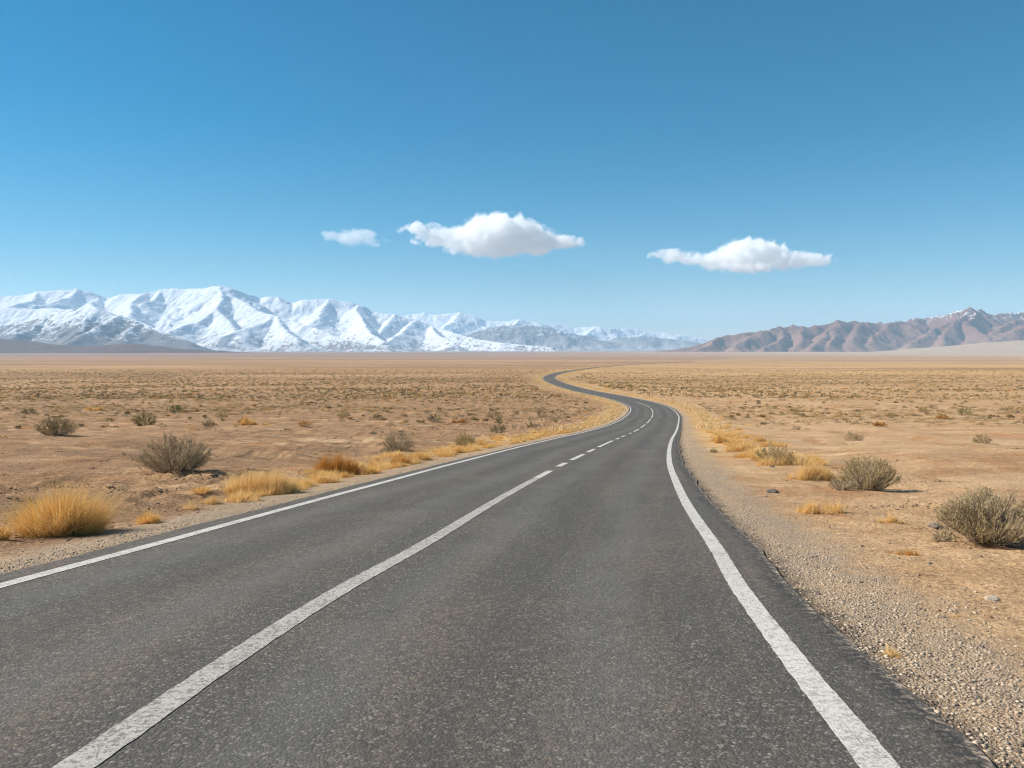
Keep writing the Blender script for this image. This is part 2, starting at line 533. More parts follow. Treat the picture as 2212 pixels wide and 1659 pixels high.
vv, ff, n0 = [], [], 0
y_solid = ydist(1034)
v_, f_ = line_mesh('c', lambda y: 0 * y, cl_w, -20, y_solid, worn)
tag(link('centre_line', np_mesh('centre_line', v_, f_, worn), road), 'worn solid centre line')
dash_rows = [(1033.5, 1017), (1008, 1000), (994, 981), (977, 970), (966, 952), (949, 946), (943.7, 941), (937, 935), (932.5, 926.5), (924, 917), (914.5, 905), (903, 893), (891.5, 882), (880, 868)]
for a, c_ in dash_rows:
    v_, f_ = line_mesh('c', lambda y: 0 * y, cl_w, ydist(a), ydist(c_), white)
    link('centre_dash', np_mesh('centre_dash', v_, f_, white), road)

# ------------------------------------------------------------------ mountains
c1 = lambda px, py: (px * .3472, 576 + py * .3472)
c2 = lambda px, py: (672 + px * .3472, 432 + py * .3472)
c3 = lambda px, py: (1344 + px * .3923, 460.8 + py * .3923)
PLAIN = -27.5


def ridge(conv, pts):
    out = []
    for px, py, d in pts:
        xd, yd = conv(px, py); a, bb = ray(xd, yd); Y = d * 1000
        out.append((a * Y, Y, CAMZ + bb * Y - PLAIN))
    return np.array(out)


def range_mesh(name, ridges, x0, x1, y0, y1, dx, dy, k, power, mat, seed, rough=1.0, wavelen=420.0, sink=4.0, href=350.0):
    X, Y = np.meshgrid(np.arange(x0, x1, dx), np.arange(y0, y1, dy))
    wx = 190 * rough * fbm(X / 800, Y / 900, 4, seed); wy = 190 * rough * fbm(X / 800, Y / 900, 4, seed + 9)
    Xw, Yw = X + wx * .6, Y + wy
    kw = k * (1 + .38 * rough * fbm(X / wavelen, Y / (wavelen * 1.5), 4, seed + 3))
    Z = np.zeros_like(X)
    for rd in ridges:
        for (ax, ay, ah), (bx, by, bh) in zip(rd[:-1], rd[1:]):
            ux, uy = bx - ax, by - ay
            tt = np.clip(((Xw - ax) * ux + (Yw - ay) * uy) / (ux * ux + uy * uy), 0, 1)
            d = np.sqrt((Xw - ax - tt * ux)**2 + (Yw - ay - tt * uy)**2 + 26.0**2) - 26.0
            H = ah + tt * (bh - ah)
            val = H * np.maximum(0, 1 - d / (H * kw + 1))**power
            # soft maximum: slightly rounded valleys
            hh = np.clip(np.minimum(val, Z) * .4, .01, 18)
            df = np.clip(.5 + .5 * (val - Z) / hh, 0, 1)
            Z = np.where(np.abs(val - Z) > hh, np.maximum(val, Z), Z + (val - Z) * df + hh * df * (1 - df))
    am = np.clip(Z / href, 0, 1) * rough
    r1 = ridged(X / wavelen, Y / (wavelen * 1.7), 5, seed + 5)
    Z = Z + am * (26 * r1 - 8 + 22 * fbm(X / 150, Y / 190, 3, seed + 6) + 7 * pnoise(X / 32, Y / 40, seed + 8))
    Vv = np.stack([X, Y, Z + PLAIN - sink], -1).reshape(-1, 3)
    return np_mesh(name, Vv, grid_faces(*X.shape), mat, None, True)


def mountain_material(name, rock_a, rock_b, snow_lo, snow_hi, bias, lowcol, speck=1.0, slope_k=1.0, xr=None):
    b = NB(name)
    g = b.n('ShaderNodeNewGeometry'); p = g.outputs['Position']
    x, y, z = b.sep(p); nz = b.sep(g.outputs['Normal'])[2]
    n1 = b.noise(p, .0022, 6, .65, .4)
    n2 = b.noise(b.scale(p, (1, .6, .6)), .012, 5, .7)
    n3 = b.noise(p, .024, 3, .75)
    rock = b.mix(b.mr(n2, .3, .7), rock_a, rock_b)
    rock = b.mix(b.mr(n3, .45, .7, 0, .5), rock, tuple(c * .55 for c in rock_a))
    rock = b.mix(b.mr(z, 20, 260, .85, 0), rock, lowcol)
    s = b.mr(z, snow_lo, snow_hi, -1.0, 1.0)
    s = b.math('ADD', s, b.mr(n1, .3, .7, -.7, .7))
    s = b.math('ADD', s, b.mr(n2, .25, .75, -.75 * speck, .75 * speck))
    s = b.math('ADD', s, b.mr(n3, .25, .75, -.95 * speck, .95 * speck))
    s = b.math('ADD', s, b.mr(nz, .72, .95, -.55 * slope_k, .25 * slope_k))
    s = b.math('ADD', s, bias)
    if xr: s = b.math('ADD', s, b.mr(x, xr[0], xr[1], -1.6, 0))
    f = b.mr(s, -.12, .35, 0, 1)
    spk = b.math('MULTIPLY', b.mr(n3, .50, .60, 0, 1), b.mr(n2, .44, .60, 0, .8))
    f = b.math('MULTIPLY', f, b.math('SUBTRACT', 1, b.math('MULTIPLY', spk, speck * .45), True))
    c = b.mix(f, rock, (.74, .75, .77))
    nrm = b.bump(b.math('ADD', n2, b.math('MULTIPLY', n3, .4)), 15, .6)
    return b.surf(b.bsdf(c, .85, nrm, .15))


A = [
    ridge(c1, [(-420, 205, 15), (-200, 200, 15), (0, 188, 15), (100, 185, 15), (250, 157, 15), (400, 145, 15), (480, 140, 15), (560, 157, 15), (640, 187, 15.2), (720, 195, 15.4)]),
    ridge(c1, [(700, 195, 15.2), (780, 174, 15), (870, 170, 14.8), (1000, 144, 15), (1080, 136, 15), (1180, 142, 15), (1250, 136, 14.8), (1380, 119, 14.5), (1420, 125, 14.5), (1500, 162, 14.8), (1560, 182, 15), (1620, 197, 15.2), (1680, 187, 15), (1730, 192, 15), (1800, 219, 15.2), (1830, 222, 15.2), (1900, 211, 15), (2060, 206, 15), (2150, 222, 15)]),
    ridge(c1, [(870, 170, 14.8), (825, 215, 14.0), (800, 295, 13.1), (870, 345, 12.7), (1030, 405, 12.2), (1150, 450, 11.8)]),
    ridge(c1, [(1380, 122, 14.5), (1385, 170, 14.1), (1345, 265, 13.2), (1235, 340, 12.6), (1050, 402, 12.0)]),
    ridge(c1, [(1345, 265, 13.2), (1400, 325, 12.7), (1470, 385, 12.2), (1500, 440, 11.7)]),
    ridge(c1, [(1400, 150, 14.4), (1490, 205, 14.0), (1600, 268, 13.4), (1700, 302, 13.0), (1850, 345, 12.6), (2000, 402, 12.2), (2212, 468, 11.7), (2400, 495, 11.4)]),
    ridge(c1, [(1700, 302, 13.0), (1640, 350, 12.5), (1530, 385, 12.1), (1380, 440, 11.6)]),
    ridge(c1, [(1730, 310, 12.9), (1760, 380, 12.2), (1850, 450, 11.5)]),
    ridge(c1, [(1000, 144, 15), (960, 200, 14.4), (900, 225, 14.0)]),
    ridge(c1, [(480, 140, 15), (420, 190, 14.4), (290, 235, 13.8), (100, 265, 13.2), (-100, 290, 13)]),
    ridge(c1, [(640, 187, 15.2), (560, 225, 14.3), (600, 262, 13.6)]),
    ridge(c1, [(250, 157, 15), (190, 215, 14.2), (50, 240, 13.8)]),
    ridge(c1, [(0, 250, 13), (150, 262, 12.9), (300, 262, 12.7), (450, 262, 12.5)]),
    # second big summit and its spurs
    ridge(c2, [(0, 638, 15), (60, 623, 15), (130, 619, 15), (230, 637, 15), (310, 662, 15), (400, 701, 15), (440, 705, 15), (530, 714, 15), (640, 747, 15), (740, 780, 15), (850, 815, 14.6), (1000, 860, 14), (1200, 890, 13.4), (1500, 915, 13)]),
    ridge(c2, [(290, 655, 14.9), (280, 700, 14.3), (320, 760, 13.6), (375, 830, 12.7), (460, 880, 12.1)]),
    ridge(c2, [(130, 619, 15), (60, 690, 14.3), (40, 740, 13.8)]),
    ridge(c2, [(530, 714, 15), (470, 775, 14.2), (440, 825, 13.5)]),
    ridge(c2, [(640, 747, 15), (600, 795, 14.2), (540, 850, 13.4), (480, 890, 12.8)]),
    ridge(c2, [(740, 780, 15), (790, 840, 13.9), (900, 890, 13)]),
]
snowA = mountain_material('snowy mountainside', (.17, .16, .16), (.26, .235, .22), -160, 320, .38, (.215, .18, .165), 1.25)
m = range_mesh('snowy_mountains', A, -11600, 2600, 9000, 16600, 17, 22, 2.25, 1.55, snowA, 100, .8)
tag(link('snowy_mountains', m), 'snow covered mountain range on the left horizon', 'mountains', kind='structure')

C_ = [
    # nearer, barer mountain on the left
    ridge(c1, [(-420, 420, 11.4), (-200, 395, 11.5), (0, 370, 11.5), (120, 360, 11.4), (230, 325, 11.3), (320, 297, 11.3), (420, 280, 11.2), (560, 266, 11.0), (640, 278, 10.9), (720, 300, 10.8), (850, 350, 10.7), (1050, 420, 10.5), (1200, 468, 10.2)]),
    ridge(c1, [(720, 300, 10.8), (680, 335, 10.5), (600, 390, 10.1), (500, 440, 9.7), (430, 470, 9.4)]),
    ridge(c1, [(540, 268, 11.0), (540, 330, 10.6), (500, 405, 10.1), (440, 440, 9.9)]),
    ridge(c1, [(320, 297, 11.3), (250, 350, 10.8), (120, 420, 10.2)]),
    ridge(c1, [(850, 350, 10.7), (800, 400, 10.3), (760, 450, 9.9)]),
]
rockC = mountain_material('half bare mountainside', (.125, .12, .12), (.20, .18, .165), 40, 540, .0, (.17, .145, .135), 1.1)
m = range_mesh('rocky_mountains', C_, -11600, 600, 8800, 12800, 15, 20, 2.45, 1.5, rockC, 150)
tag(link('rocky_mountains', m), 'half bare blue-grey mountain before the snowy range', 'mountains', kind='structure')

B = [
    ridge(c2, [(300, 730, 20), (560, 719, 20), (700, 706, 20), (790, 716, 20), (930, 701, 20), (1000, 721, 20), (1100, 753, 20), (1200, 751, 20), (1300, 743, 20), (1400, 762, 20), (1480, 780, 20.5), (1560, 773, 21), (1640, 796, 21), (1780, 786, 21), (1830, 801, 21), (1950, 801, 21.5), (2100, 816, 22), (2212, 829, 22), (2330, 845, 22), (2450, 865, 22), (2600, 885, 22)]),
    ridge(c2, [(930, 701, 20), (880, 760, 19), (780, 820, 18)]),
    ridge(c2, [(1300, 743, 20), (1250, 790, 19.2), (1150, 850, 18)]),
    ridge(c2, [(1780, 786, 21), (1700, 840, 20), (1620, 880, 19)]),
    ridge(c2, [(2100, 816, 22), (2000, 860, 20.8), (1900, 900, 19.8)]),
]
B2 = [
    ridge(c2, [(960, 850, 17.4), (1060, 812, 17.2), (1150, 788, 17.2), (1300, 776, 17.2), (1400, 783, 17.2), (1500, 800, 17.2), (1650, 837, 17.2), (1800, 872, 17.2), (1950, 895, 17.2)]),
    ridge(c2, [(1900, 860, 19), (2050, 850, 19), (2212, 862, 19), (2400, 885, 19)]),
]
snowB = mountain_material('far snowy mountainside', (.17, .16, .16), (.25, .23, .22), 80, 420, .75, (.3, .3, .3), .8)
m = range_mesh('distant_snowy_mountains', B, -5200, 7600, 17600, 23600, 24, 34, 2.6, 1.6, snowB, 200, 1.0, 520)
tag(link('distant_snowy_mountains', m), 'farthest white peaks behind the snowy range', 'mountains', kind='structure')
bareB = mountain_material('bare blue mountainside', (.13, .125, .12), (.19, .175, .165), -100, 900, -.35, (.34, .33, .33), 1.6)
m = range_mesh('bare_mountains', B2, -2600, 7000, 15600, 19600, 20, 28, 3.0, 1.4, bareB, 260, 1.15, 420)
tag(link('bare_mountains', m), 'long low bare ridge before the farthest peaks', 'mountains', kind='structure')

Dm = [
    ridge(c3, [(200, 755, 9), (330, 742, 9), (450, 712, 9.2), (520, 684, 9.3), (600, 670, 9.4), (720, 652, 9.6), (800, 641, 9.8), (880, 631, 10), (950, 623, 10), (1100, 626, 10), (1150, 605, 10), (1190, 593, 10), (1260, 600, 10.1), (1340, 598, 10.1), (1400, 610, 10.2), (1480, 602, 10.3), (1550, 597, 10.5), (1600, 583, 10.9), (1700, 577, 11), (1780, 562, 10.7), (1850, 537, 10.4), (1920, 526, 10.2), (1980, 536, 10.3), (2050, 560, 10.7), (2120, 547, 11), (2212, 546, 11), (2350, 540, 11), (2600, 535, 11)]),
    ridge(c3, [(520, 684, 9.3), (480, 715, 9.0), (400, 740, 8.8)]),
    ridge(c3, [(720, 652, 9.6), (690, 690, 9.2), (600, 735, 8.8)]),
    ridge(c3, [(880, 631, 10), (865, 675, 9.5), (840, 710, 9.1), (780, 740, 8.8)]),
    ridge(c3, [(1000, 625, 10), (985, 670, 9.5), (960, 715, 9.1)]),
    ridge(c3, [(1190, 593, 10), (1150, 640, 9.6), (1090, 690, 9.2), (1040, 735, 8.8)]),
    ridge(c3, [(1185, 600, 9.9), (1185, 650, 9.5), (1150, 715, 9.0)]),
    ridge(c3, [(1340, 598, 10.1), (1310, 650, 9.6), (1260, 705, 9.1)]),
    ridge(c3, [(1480, 602, 10.3), (1420, 660, 9.7), (1350, 715, 9.2)]),
    ridge(c3, [(1850, 537, 10.4), (1790, 600, 9.9), (1700, 655, 9.5), (1580, 715, 9.1)]),
    ridge(c3, [(1900, 530, 10.2), (1830, 600, 9.8), (1800, 660, 9.4), (1760, 715, 9.0)]),
    ridge(c3, [(1940, 530, 10.2), (1940, 600, 9.7), (1990, 670, 9.2), (2020, 710, 9.0)]),
    ridge(c3, [(2300, 560, 9.9), (2180, 590, 9.7), (2110, 640, 9.4), (2050, 690, 9.1)]),
    ridge(c3, [(2212, 620, 9.2), (2120, 670, 9.0), (2050, 705, 8.8)]),
]
brown = mountain_material('brown mountainside', (.125, .06, .042), (.22, .115, .082), 280, 600, -.28, (.27, .165, .12), 1.4, 1.0, (3600, 4700))
m = range_mesh('brown_mountains', Dm, 1300, 10200, 7900, 12200, 12, 18, 1.85, 1.45, brown, 300, 1.35, 280)
tag(link('brown_mountains', m), 'bare brown mountain range on the right horizon', 'mountains', kind='structure')

E = [
    ridge(c1, [(-420, 470, 7.4), (-200, 462, 7.4), (0, 455, 7.4), (150, 473, 7.3), (300, 490, 7.2), (450, 503, 7.2)]),
    ridge(c1, [(450, 503, 7.2), (560, 505, 7.0), (640, 492, 7), (780, 483, 7), (900, 490, 7), (1000, 510, 7), (1150, 530, 7), (1300, 536, 7.1), (1500, 543, 7.2), (1700, 552, 7.3), (2000, 560, 7.4), (2400, 569, 7.5), (2800, 577, 7.6)]),
    ridge(c1, [(-300, 530, 6.2), (0, 540, 6.1), (250, 550, 6.0), (480, 560, 5.9)]),
    ridge(c1, [(780, 483, 7), (700, 530, 6.4), (640, 565, 6.0)]),
]
foot = mountain_material('scrubby foothill', (.058, .032, .022), (.11, .064, .044), 5000, 6000, -3, (.12, .075, .054), .8)
m = range_mesh('foothills', E, -8600, 1800, 5200, 9400, 22, 30, 15, 1.5, foot, 400, .9, 420, 3, 150)
tag(link('foothills', m), 'low dark brown hills before the snowy range', 'hills', kind='structure')
Fh = [ridge(c3, [(1500, 785, 5.6), (1650, 768, 5.8), (1850, 738, 6), (2000, 714, 6), (2212, 700, 6), (2500, 690, 6), (2800, 690, 6)])]
fan = mountain_material('pale fan', (.37, .26, .17), (.45, .33, .22), 5000, 6000, -3, (.42, .32, .23), .6)
m = range_mesh('hillside', Fh, 1800, 8200, 4500, 8200, 24, 30, 13, 1.3, fan, 500, .25, 500, 3)
tag(link('hillside', m), 'smooth pale slope below the brown mountains', 'hills', kind='structure')


# ------------------------------------------------------------------ plants
def leaf_material(name, cols, transl=.3, rough=.8):
    b = NB(name)
    r = b.attr('rnd')
    c = b.mix(b.mr(r, 0, .5), cols[0], cols[1])
    c = b.mix(b.mr(r, .5, 1), c, cols[2])
    n = b.noise(b.pos(), 6, 2)
    c = b.mix(b.mr(n, .35, .65, 0, .25), c, cols[0])
    d = b.bsdf(c, rough, None, .15)
    t_ = b.n('ShaderNodeBsdfTranslucent', {'Color': c}).outputs[0]
    mx = b.n('ShaderNodeMixShader', {0: transl, 1: d, 2: t_}).outputs[0]
    return b.surf(mx)


GOLD = leaf_material('golden dry grass', [(.58, .32, .07), (.84, .52, .17), (.94, .72, .37)], .35)
PALE = leaf_material('pale dry grass', [(.70, .44, .15), (.88, .60, .26), (.95, .75, .43)], .35)
RUST = leaf_material('rusty dry grass', [(.40, .17, .035), (.62, .29, .06), (.76, .45, .13)], .3)
TWIG = leaf_material('grey twig bark', [(.29, .20, .13), (.44, .33, .22), (.62, .49, .35)], 0)
TWIGP = leaf_material('pale twig bark', [(.30, .23, .15), (.46, .365, .25), (.64, .53, .38)], 0)
SAGE = leaf_material('grey sage leaf', [(.24, .165, .07), (.37, .27, .125), (.50, .385, .20)], .2)
OLIVE = leaf_material('olive shrub leaf', [(.29, .20, .07), (.45, .325, .12), (.62, .46, .19)], .25)
GREEN = leaf_material('green shrub leaf', [(.06, .068, .012), (.125, .135, .022), (.26, .23, .045)], .25)
STRAW = leaf_material('straw scrub leaf', [(.34, .22, .08), (.50, .34, .13), (.66, .48, .23)], .25)
DUN = leaf_material('dun scrub leaf', [(.13, .095, .05), (.22, .165, .085), (.34, .25, .12)], .2)


def grass_mesh(name, n, rx, ry_, h, mat, seed, width=.004, spread=.55, tuft=1):
    """a dense tussock of curved tapered blades; tuft > 1 gives several sub-clumps along x"""
    r = np.random.RandomState(seed)
    if tuft == 1:
        a = r.uniform(0, 2 * np.pi, n); rad = np.sqrt(r.uniform(0, 1, n)) * .55
        rad *= 1 + .16 * np.sin(3 * a + seed) + .1 * np.sin(5 * a + 2 * seed)
        bx = np.cos(a) * rad * rx * 1.45; by = np.sin(a) * rad * ry_ * 1.45
        L = h * r.uniform(.35, 1.08, n) * (1 - .55 * rad) * (1 + .12 * np.sin(2 * a + seed))
    else:
        m_ = tuft * 5
        cx = r.uniform(-1, 1, m_) * rx * .92; cy = r.normal(0, .45, m_) * ry_
        cs = r.uniform(.45, 1.05, m_) * (1 - .55 * (cx / rx)**2)
        k = r.choice(m_, n, p=(cs**1.5) / (cs**1.5).sum())
        a = r.uniform(0, 2 * np.pi, n); rad = np.abs(r.normal(0, .26, n))
        rc = np.minimum(rx * .34, h * .55)
        bx = cx[k] + np.cos(a) * rad * rc * 2.2 * cs[k]; by = cy[k] + np.sin(a) * rad * rc * 2.2 * cs[k]
        L = h * cs[k] * r.uniform(.35, 1.08, n) * (1 - .4 * np.minimum(1, rad))
    wis = r.uniform(0, 1, n) < .10
    L = np.where(wis, L * r.uniform(1.1, 1.4, n), L)
    L = L * (1 + .18 * np.sin(bx / rx * 5 + seed) * np.sin(by / max(ry_, .01) * 4 + 2 * seed))
    skt = r.uniform(0, 1, n) < .2
    L = np.where(skt, L * r.uniform(.35, .75, n), L)
    lean = np.where(skt, r.uniform(.4, 1.1, n), 0) + (np.minimum(1.2, rad / .55) * spread * .8 + r.normal(0, .24, n))
    a2 = a + r.normal(0, .5, n)
    ox, oy = np.cos(a2) * lean, np.sin(a2) * lean
    lv = np.array([0, .35, .7, 1.0])
    W = width * r.uniform(.6, 1.4, n)
    wd = r.uniform(0, np.pi, n); wx, wy = np.cos(wd) * W, np.sin(wd) * W
    P = []
    for q, tt in enumerate(lv):
        bend = tt * (.45 + .75 * tt)
        px = bx + ox * L * bend; py = by + oy * L * bend
        pz = L * tt * (1 - .22 * np.minimum(1.3, np.abs(lean)) * tt) - .02
        c = np.stack([px, py, pz], 1)
        if q < 3:
            s = [1, .85, .55][q]
            off = np.stack([wx * s, wy * s, 0 * wx], 1) * .5
            P += [c - off, c + off]
        else:
            P.append(c)
    VV = np.stack(P, 1).reshape(-1, 3)             # 7 verts per blade
    b0 = np.arange(n) * 7
    q1 = np.stack([b0, b0 + 1, b0 + 3, b0 + 2], 1); q2 = q1 + 2
    t3 = np.stack([b0 + 4, b0 + 5, b0 + 6], 1)
    rnd = np.repeat(np.clip(r.normal(.5, .25, n), 0, 1), 7)
    return np_mesh(name, VV, [q1, q2, t3], mat, {'rnd': rnd})


def shrub_meshes(rx, h, seed, stems=70, twigs=7, leaves=6, leaf=.018, leafmat=None, twigmat=None, fan=1.15, dens=1.0, top=.55):
    """fan of woody stems from one root, forking twice, small leaves on the outer twigs"""
    r = np.random.RandomState(seed)
    paths, radii = [], []
    leafs = []
    lump = r.uniform(0, 2 * np.pi, 5)
    for s in range(stems):
        az = r.uniform(0, 2 * np.pi)
        el = np.arccos(r.uniform(.05, 1)) * fan / 1.4
        el = min(el, 1.42)
        d = np.array([np.cos(az) * np.sin(el), np.sin(az) * np.sin(el), np.cos(el)])
        env = .88 + .12 * np.sin(3 * az + lump[0]) * np.sin(2 * el + lump[1]) + r.normal(0, .05)
        L = env / math.sqrt((np.sin(el) / rx)**2 + (np.cos(el) / h)**2)
        root = np.array([np.cos(az), np.sin(az), 0]) * rx * .10 * r.uniform(.2, 1)
        pts = []
        wob = r.normal(0, .05, 3)
        for q in range(5):
            tt = q / 4
            p = root + d * L * tt + np.array([0, 0, -1]) * .12 * L * np.sin(el) * np.sin(np.pi * tt) + wob * L * np.sin(2.3 * tt)
            pts.append(p)
        paths.append(np.array(pts)); radii.append((.0075 * (rx / .6)**.5, .0024))
        for w in range(twigs):
            tt = 1 - .62 * r.uniform(0, 1)**1.5; tt = min(tt, .985); q = min(int(tt * 4), 3); fr = tt * 4 - q
            p0 = pts[q] * (1 - fr) + pts[q + 1] * fr
            dd = d + r.normal(0, .42, 3) + np.array([0, 0, .30]); dd /= np.linalg.norm(dd)
            tl = L * r.uniform(.10, .27)
            mid = p0 + dd * tl * .5 + r.normal(0, .02, 3) * tl
            p2 = p0 + dd * tl + np.array([0, 0, .05 * tl])
            paths.append(np.array([p0, mid, p2])); radii.append((.0035, .0015))
            nl = r.poisson(leaves * (1 if tt > top else .35))
            for _ in range(nl):
                f = r.uniform(.2, 1.05)
                leafs.append(p0 + dd * tl * f + r.normal(0, .012, 3))
    Vv, Ff, Rn = [], [], []
    base = 0
    for pts, (r0, r1) in zip(paths, radii):
        n = len(pts); rv = r.uniform(0, 1)
        rad = np.linspace(r0, r1, n)
        dirn = pts[-1] - pts[0]; dirn /= (np.linalg.norm(dirn) + 1e-9)
        u = np.cross(dirn, [0.3, .5, .8]); u /= np.linalg.norm(u) + 1e-9; v = np.cross(dirn, u)
        for p, rr in zip(pts, rad):
            for kk in range(3):
                aa = kk * 2.0944
                Vv.append(p + (u * math.cos(aa) + v * math.sin(aa)) * rr); Rn.append(rv)
        for q in range(n - 1):
            for kk in range(3):
                a0 = base + q * 3 + kk; a1 = base + q * 3 + (kk + 1) % 3
                Ff.append((a0, a1, a1 + 3, a0 + 3))
        base += n * 3
    tm = np_mesh('stems', np.array(Vv), np.array(Ff), twigmat, {'rnd': Rn})
    lm = leaf_cloud('foliage', np.array(leafs), leaf, leafmat, r) if len(leafs) else None
    return tm, lm


def leaf_cloud(name, C, size, mat, r):
    C = np.asarray(C); n = len(C)
    C[:, 2] = np.maximum(C[:, 2], .01)
    d1 = r.normal(0, 1, (n, 3)); d1[:, 2] = np.abs(d1[:, 2]) + .5; d1 /= np.linalg.norm(d1, axis=1)[:, None]
    d2 = np.cross(d1, r.normal(0, 1, (n, 3))); d2 /= np.linalg.norm(d2, axis=1)[:, None]
    s = size * r.uniform(.6, 1.5, n)[:, None]
    P = np.stack([C - d1 * s * .5, C + d2 * s * .24, C + d1 * s, C - d2 * s * .24], 1).reshape(-1, 3)
    i = np.arange(n) * 4
    f = np.stack([i, i + 1, i + 2, i + 3], 1)
    return np_mesh(name, P, f, mat, {'rnd': np.repeat(r.uniform(0, 1, n), 4)})


def place_px(xd, yd):
    x, y = ground_at(xd, yd)
    return x, y, gz(x, y)


def upx(y): return y / F * S      # metres per survey unit at distance y


def shrub_thing(xd, yd, w, h, leafmat, twigmat, label, seed, group=None, name='shrub', **kw):
    x, y, z = place_px(xd, yd)
    k = upx(y)
    rx, hh = w * k / 2 * 1.08, h * k * 1.08
    o = bpy.data.objects.new(name, None); col.objects.link(o)
    o.location = (x, y, z - .01); o.empty_display_size = .2
    tm, lm = shrub_meshes(rx, hh, seed, leafmat=leafmat, twigmat=twigmat, **kw)
    link('stems', tm, o)
    if lm: link('foliage', lm, o)
    tag(o, label, 'shrub', group)
    return o


def grass_thing(xd, yd, w, h, mat, label, seed, n=2500, group=None, tuft=1, depth=.8, spread=.55, width=.004):
    x, y, z = place_px(xd, yd)
    k = upx(y)
    rx, hh = w * k / 2, h * k
    # base ellipse narrower than the crown, because the blades lean out
    me = grass_mesh('grass_tuft', n, rx * (.85 if tuft == 1 else .95), rx * depth / (1 if tuft == 1 else 2.2), hh * 1.12, mat, seed, max(width, y * .00026), spread, tuft)
    o = link('grass_tuft', me, None, (x, y, z))
    return tag(o, label, 'grass tuft', group)


SG = 'shrubs on the desert plain'
TG = 'dry grass tufts by the road'
# --- left bank
shrub_thing(380, 1030, 152, 70, SAGE, TWIG, 'broad grey-brown fan shaped shrub, biggest on the left bank', 1, SG, stems=230, twigs=10, leaves=3.5, leaf=.022)
shrub_thing(125, 944, 80, 38, SAGE, TWIG, 'dense domed olive-grey shrub near the left edge of the photo', 2, SG, stems=150, twigs=9, leaves=9, leaf=.035)
shrub_thing(315, 921, 46, 34, GREEN, TWIG, 'bright green upright shrub on the left plain', 3, SG, stems=80, twigs=8, leaves=9, leaf=.045)
shrub_thing(294, 915, 26, 14, OLIVE, TWIG, 'low yellowish shrub touching the left of the bright green one', 4, SG, stems=40, twigs=6, leaves=7, leaf=.045)
shrub_thing(380, 893, 39, 19, GREEN, TWIG, 'dark olive rounded shrub just behind the bright green one', 5, SG, stems=70, twigs=7, leaves=8, leaf=.06)
shrub_thing(862, 972, 66, 42, SAGE, TWIG, 'grey twiggy shrub beside the rusty grass on the left verge', 6, SG, stems=130, twigs=10, leaves=4, leaf=.02)
shrub_thing(832, 978, 24, 13, SAGE, TWIG, 'tiny grey shrub at the foot of the grey twiggy one', 7, SG, stems=40, twigs=6, leaves=4, leaf=.02)
shrub_thing(1006, 961, 44, 28, OLIVE, TWIG, 'compact olive shrub amid the golden grass of the left verge', 8, SG, stems=80, twigs=8, leaves=7, leaf=.028)
shrub_thing(62, 895, 30, 13, GREEN, TWIG, 'dark flat shrub near the left edge behind the domed one', 9, SG, stems=50, twigs=6, leaves=7, leaf=.06)
shrub_thing(452, 924, 26, 15, GREEN, TWIG, 'small green shrub right of the bright green one', 10, SG, stems=40, twigs=6, leaves=7, leaf=.04)
shrub_thing(480, 904, 42, 15, OLIVE, TWIG, 'wide olive shrub behind the yellow grass tuft on the left plain', 11, SG, stems=60, twigs=6, leaves=7, leaf=.05)
shrub_thing(660, 924, 32, 14, RUST, TWIG, 'orange-brown shrub right of the yellow grass on the left plain', 12, SG, stems=50, twigs=6, leaves=7, leaf=.04)
shrub_thing(742, 905, 30, 14, OLIVE, TWIG, 'small rounded olive shrub in the middle of the left plain', 13, SG, stems=50, twigs=6, leaves=7, leaf=.05)
shrub_thing(813, 909, 30, 12, DUN, TWIG, 'low brown shrub right of the small rounded olive one', 14, SG, stems=40, twigs=6, leaves=7, leaf=.05)
shrub_thing(938, 912, 34, 14, DUN, TWIG, 'low dun shrub left of the orange grass patch', 15, SG, stems=50, twigs=6, leaves=7, leaf=.05)
shrub_thing(1067, 907, 38, 14, SAGE, TWIG, 'grey low shrub right of the orange grass patch', 16, SG, stems=50, twigs=6, leaves=7, leaf=.05)
shrub_thing(1076, 933, 44, 18, DUN, TWIG, 'dry brown shrub just behind the golden verge grass', 17, SG, stems=60, twigs=7, leaves=5, leaf=.04)
shrub_thing(1150, 926, 36, 12, DUN, TWIG, 'flat brown shrub behind the verge grass near the bend', 18, SG, stems=50, twigs=6, leaves=5, leaf=.04)
shrub_thing(1172, 901, 26, 12, SAGE, TWIG, 'grey shrub on the plain left of the first bend', 19, SG, stems=40, twigs=6, leaves=6, leaf=.05)
# --- right bank
shrub_thing(1872, 1045, 118, 72, OLIVE, TWIGP, 'olive tipped shrub with pale stems casting a long shadow, right bank', 20, SG, stems=190, twigs=10, leaves=6, leaf=.020, top=.7)
shrub_thing(1820, 1050, 64, 24, SAGE, TWIGP, 'dead grey brush leaning on the left of the olive tipped shrub', 21, SG, stems=60, twigs=8, leaves=2, leaf=.014)
shrub_thing(2132, 1167, 188, 102, OLIVE, TWIGP, 'largest spreading olive-grey shrub at the right edge of the photo', 22, SG, stems=300, twigs=11, leaves=3.5, leaf=.016, top=.65, fan=1.1)
shrub_thing(2038, 1164, 46, 30, SAGE, TWIGP, 'small round grey brush left of the largest shrub', 23, SG, stems=60, twigs=8, leaves=2, leaf=.012)
shrub_thing(1672, 998, 82, 46, OLIVE, TWIGP, 'yellow-olive shrub amid the pale grass of the right verge', 24, SG, stems=110, twigs=8, leaves=6, leaf=.022)
shrub_thing(1845, 951, 42, 19, SAGE, TWIG, 'small grey shrub alone on the sand behind the olive tipped one', 25, SG, stems=60, twigs=7, leaves=5, leaf=.026)
shrub_thing(2122, 957, 38, 20, SAGE, TWIG, 'small grey shrub alone on the sand near the right edge', 26, SG, stems=60, twigs=7, leaves=5, leaf=.026)
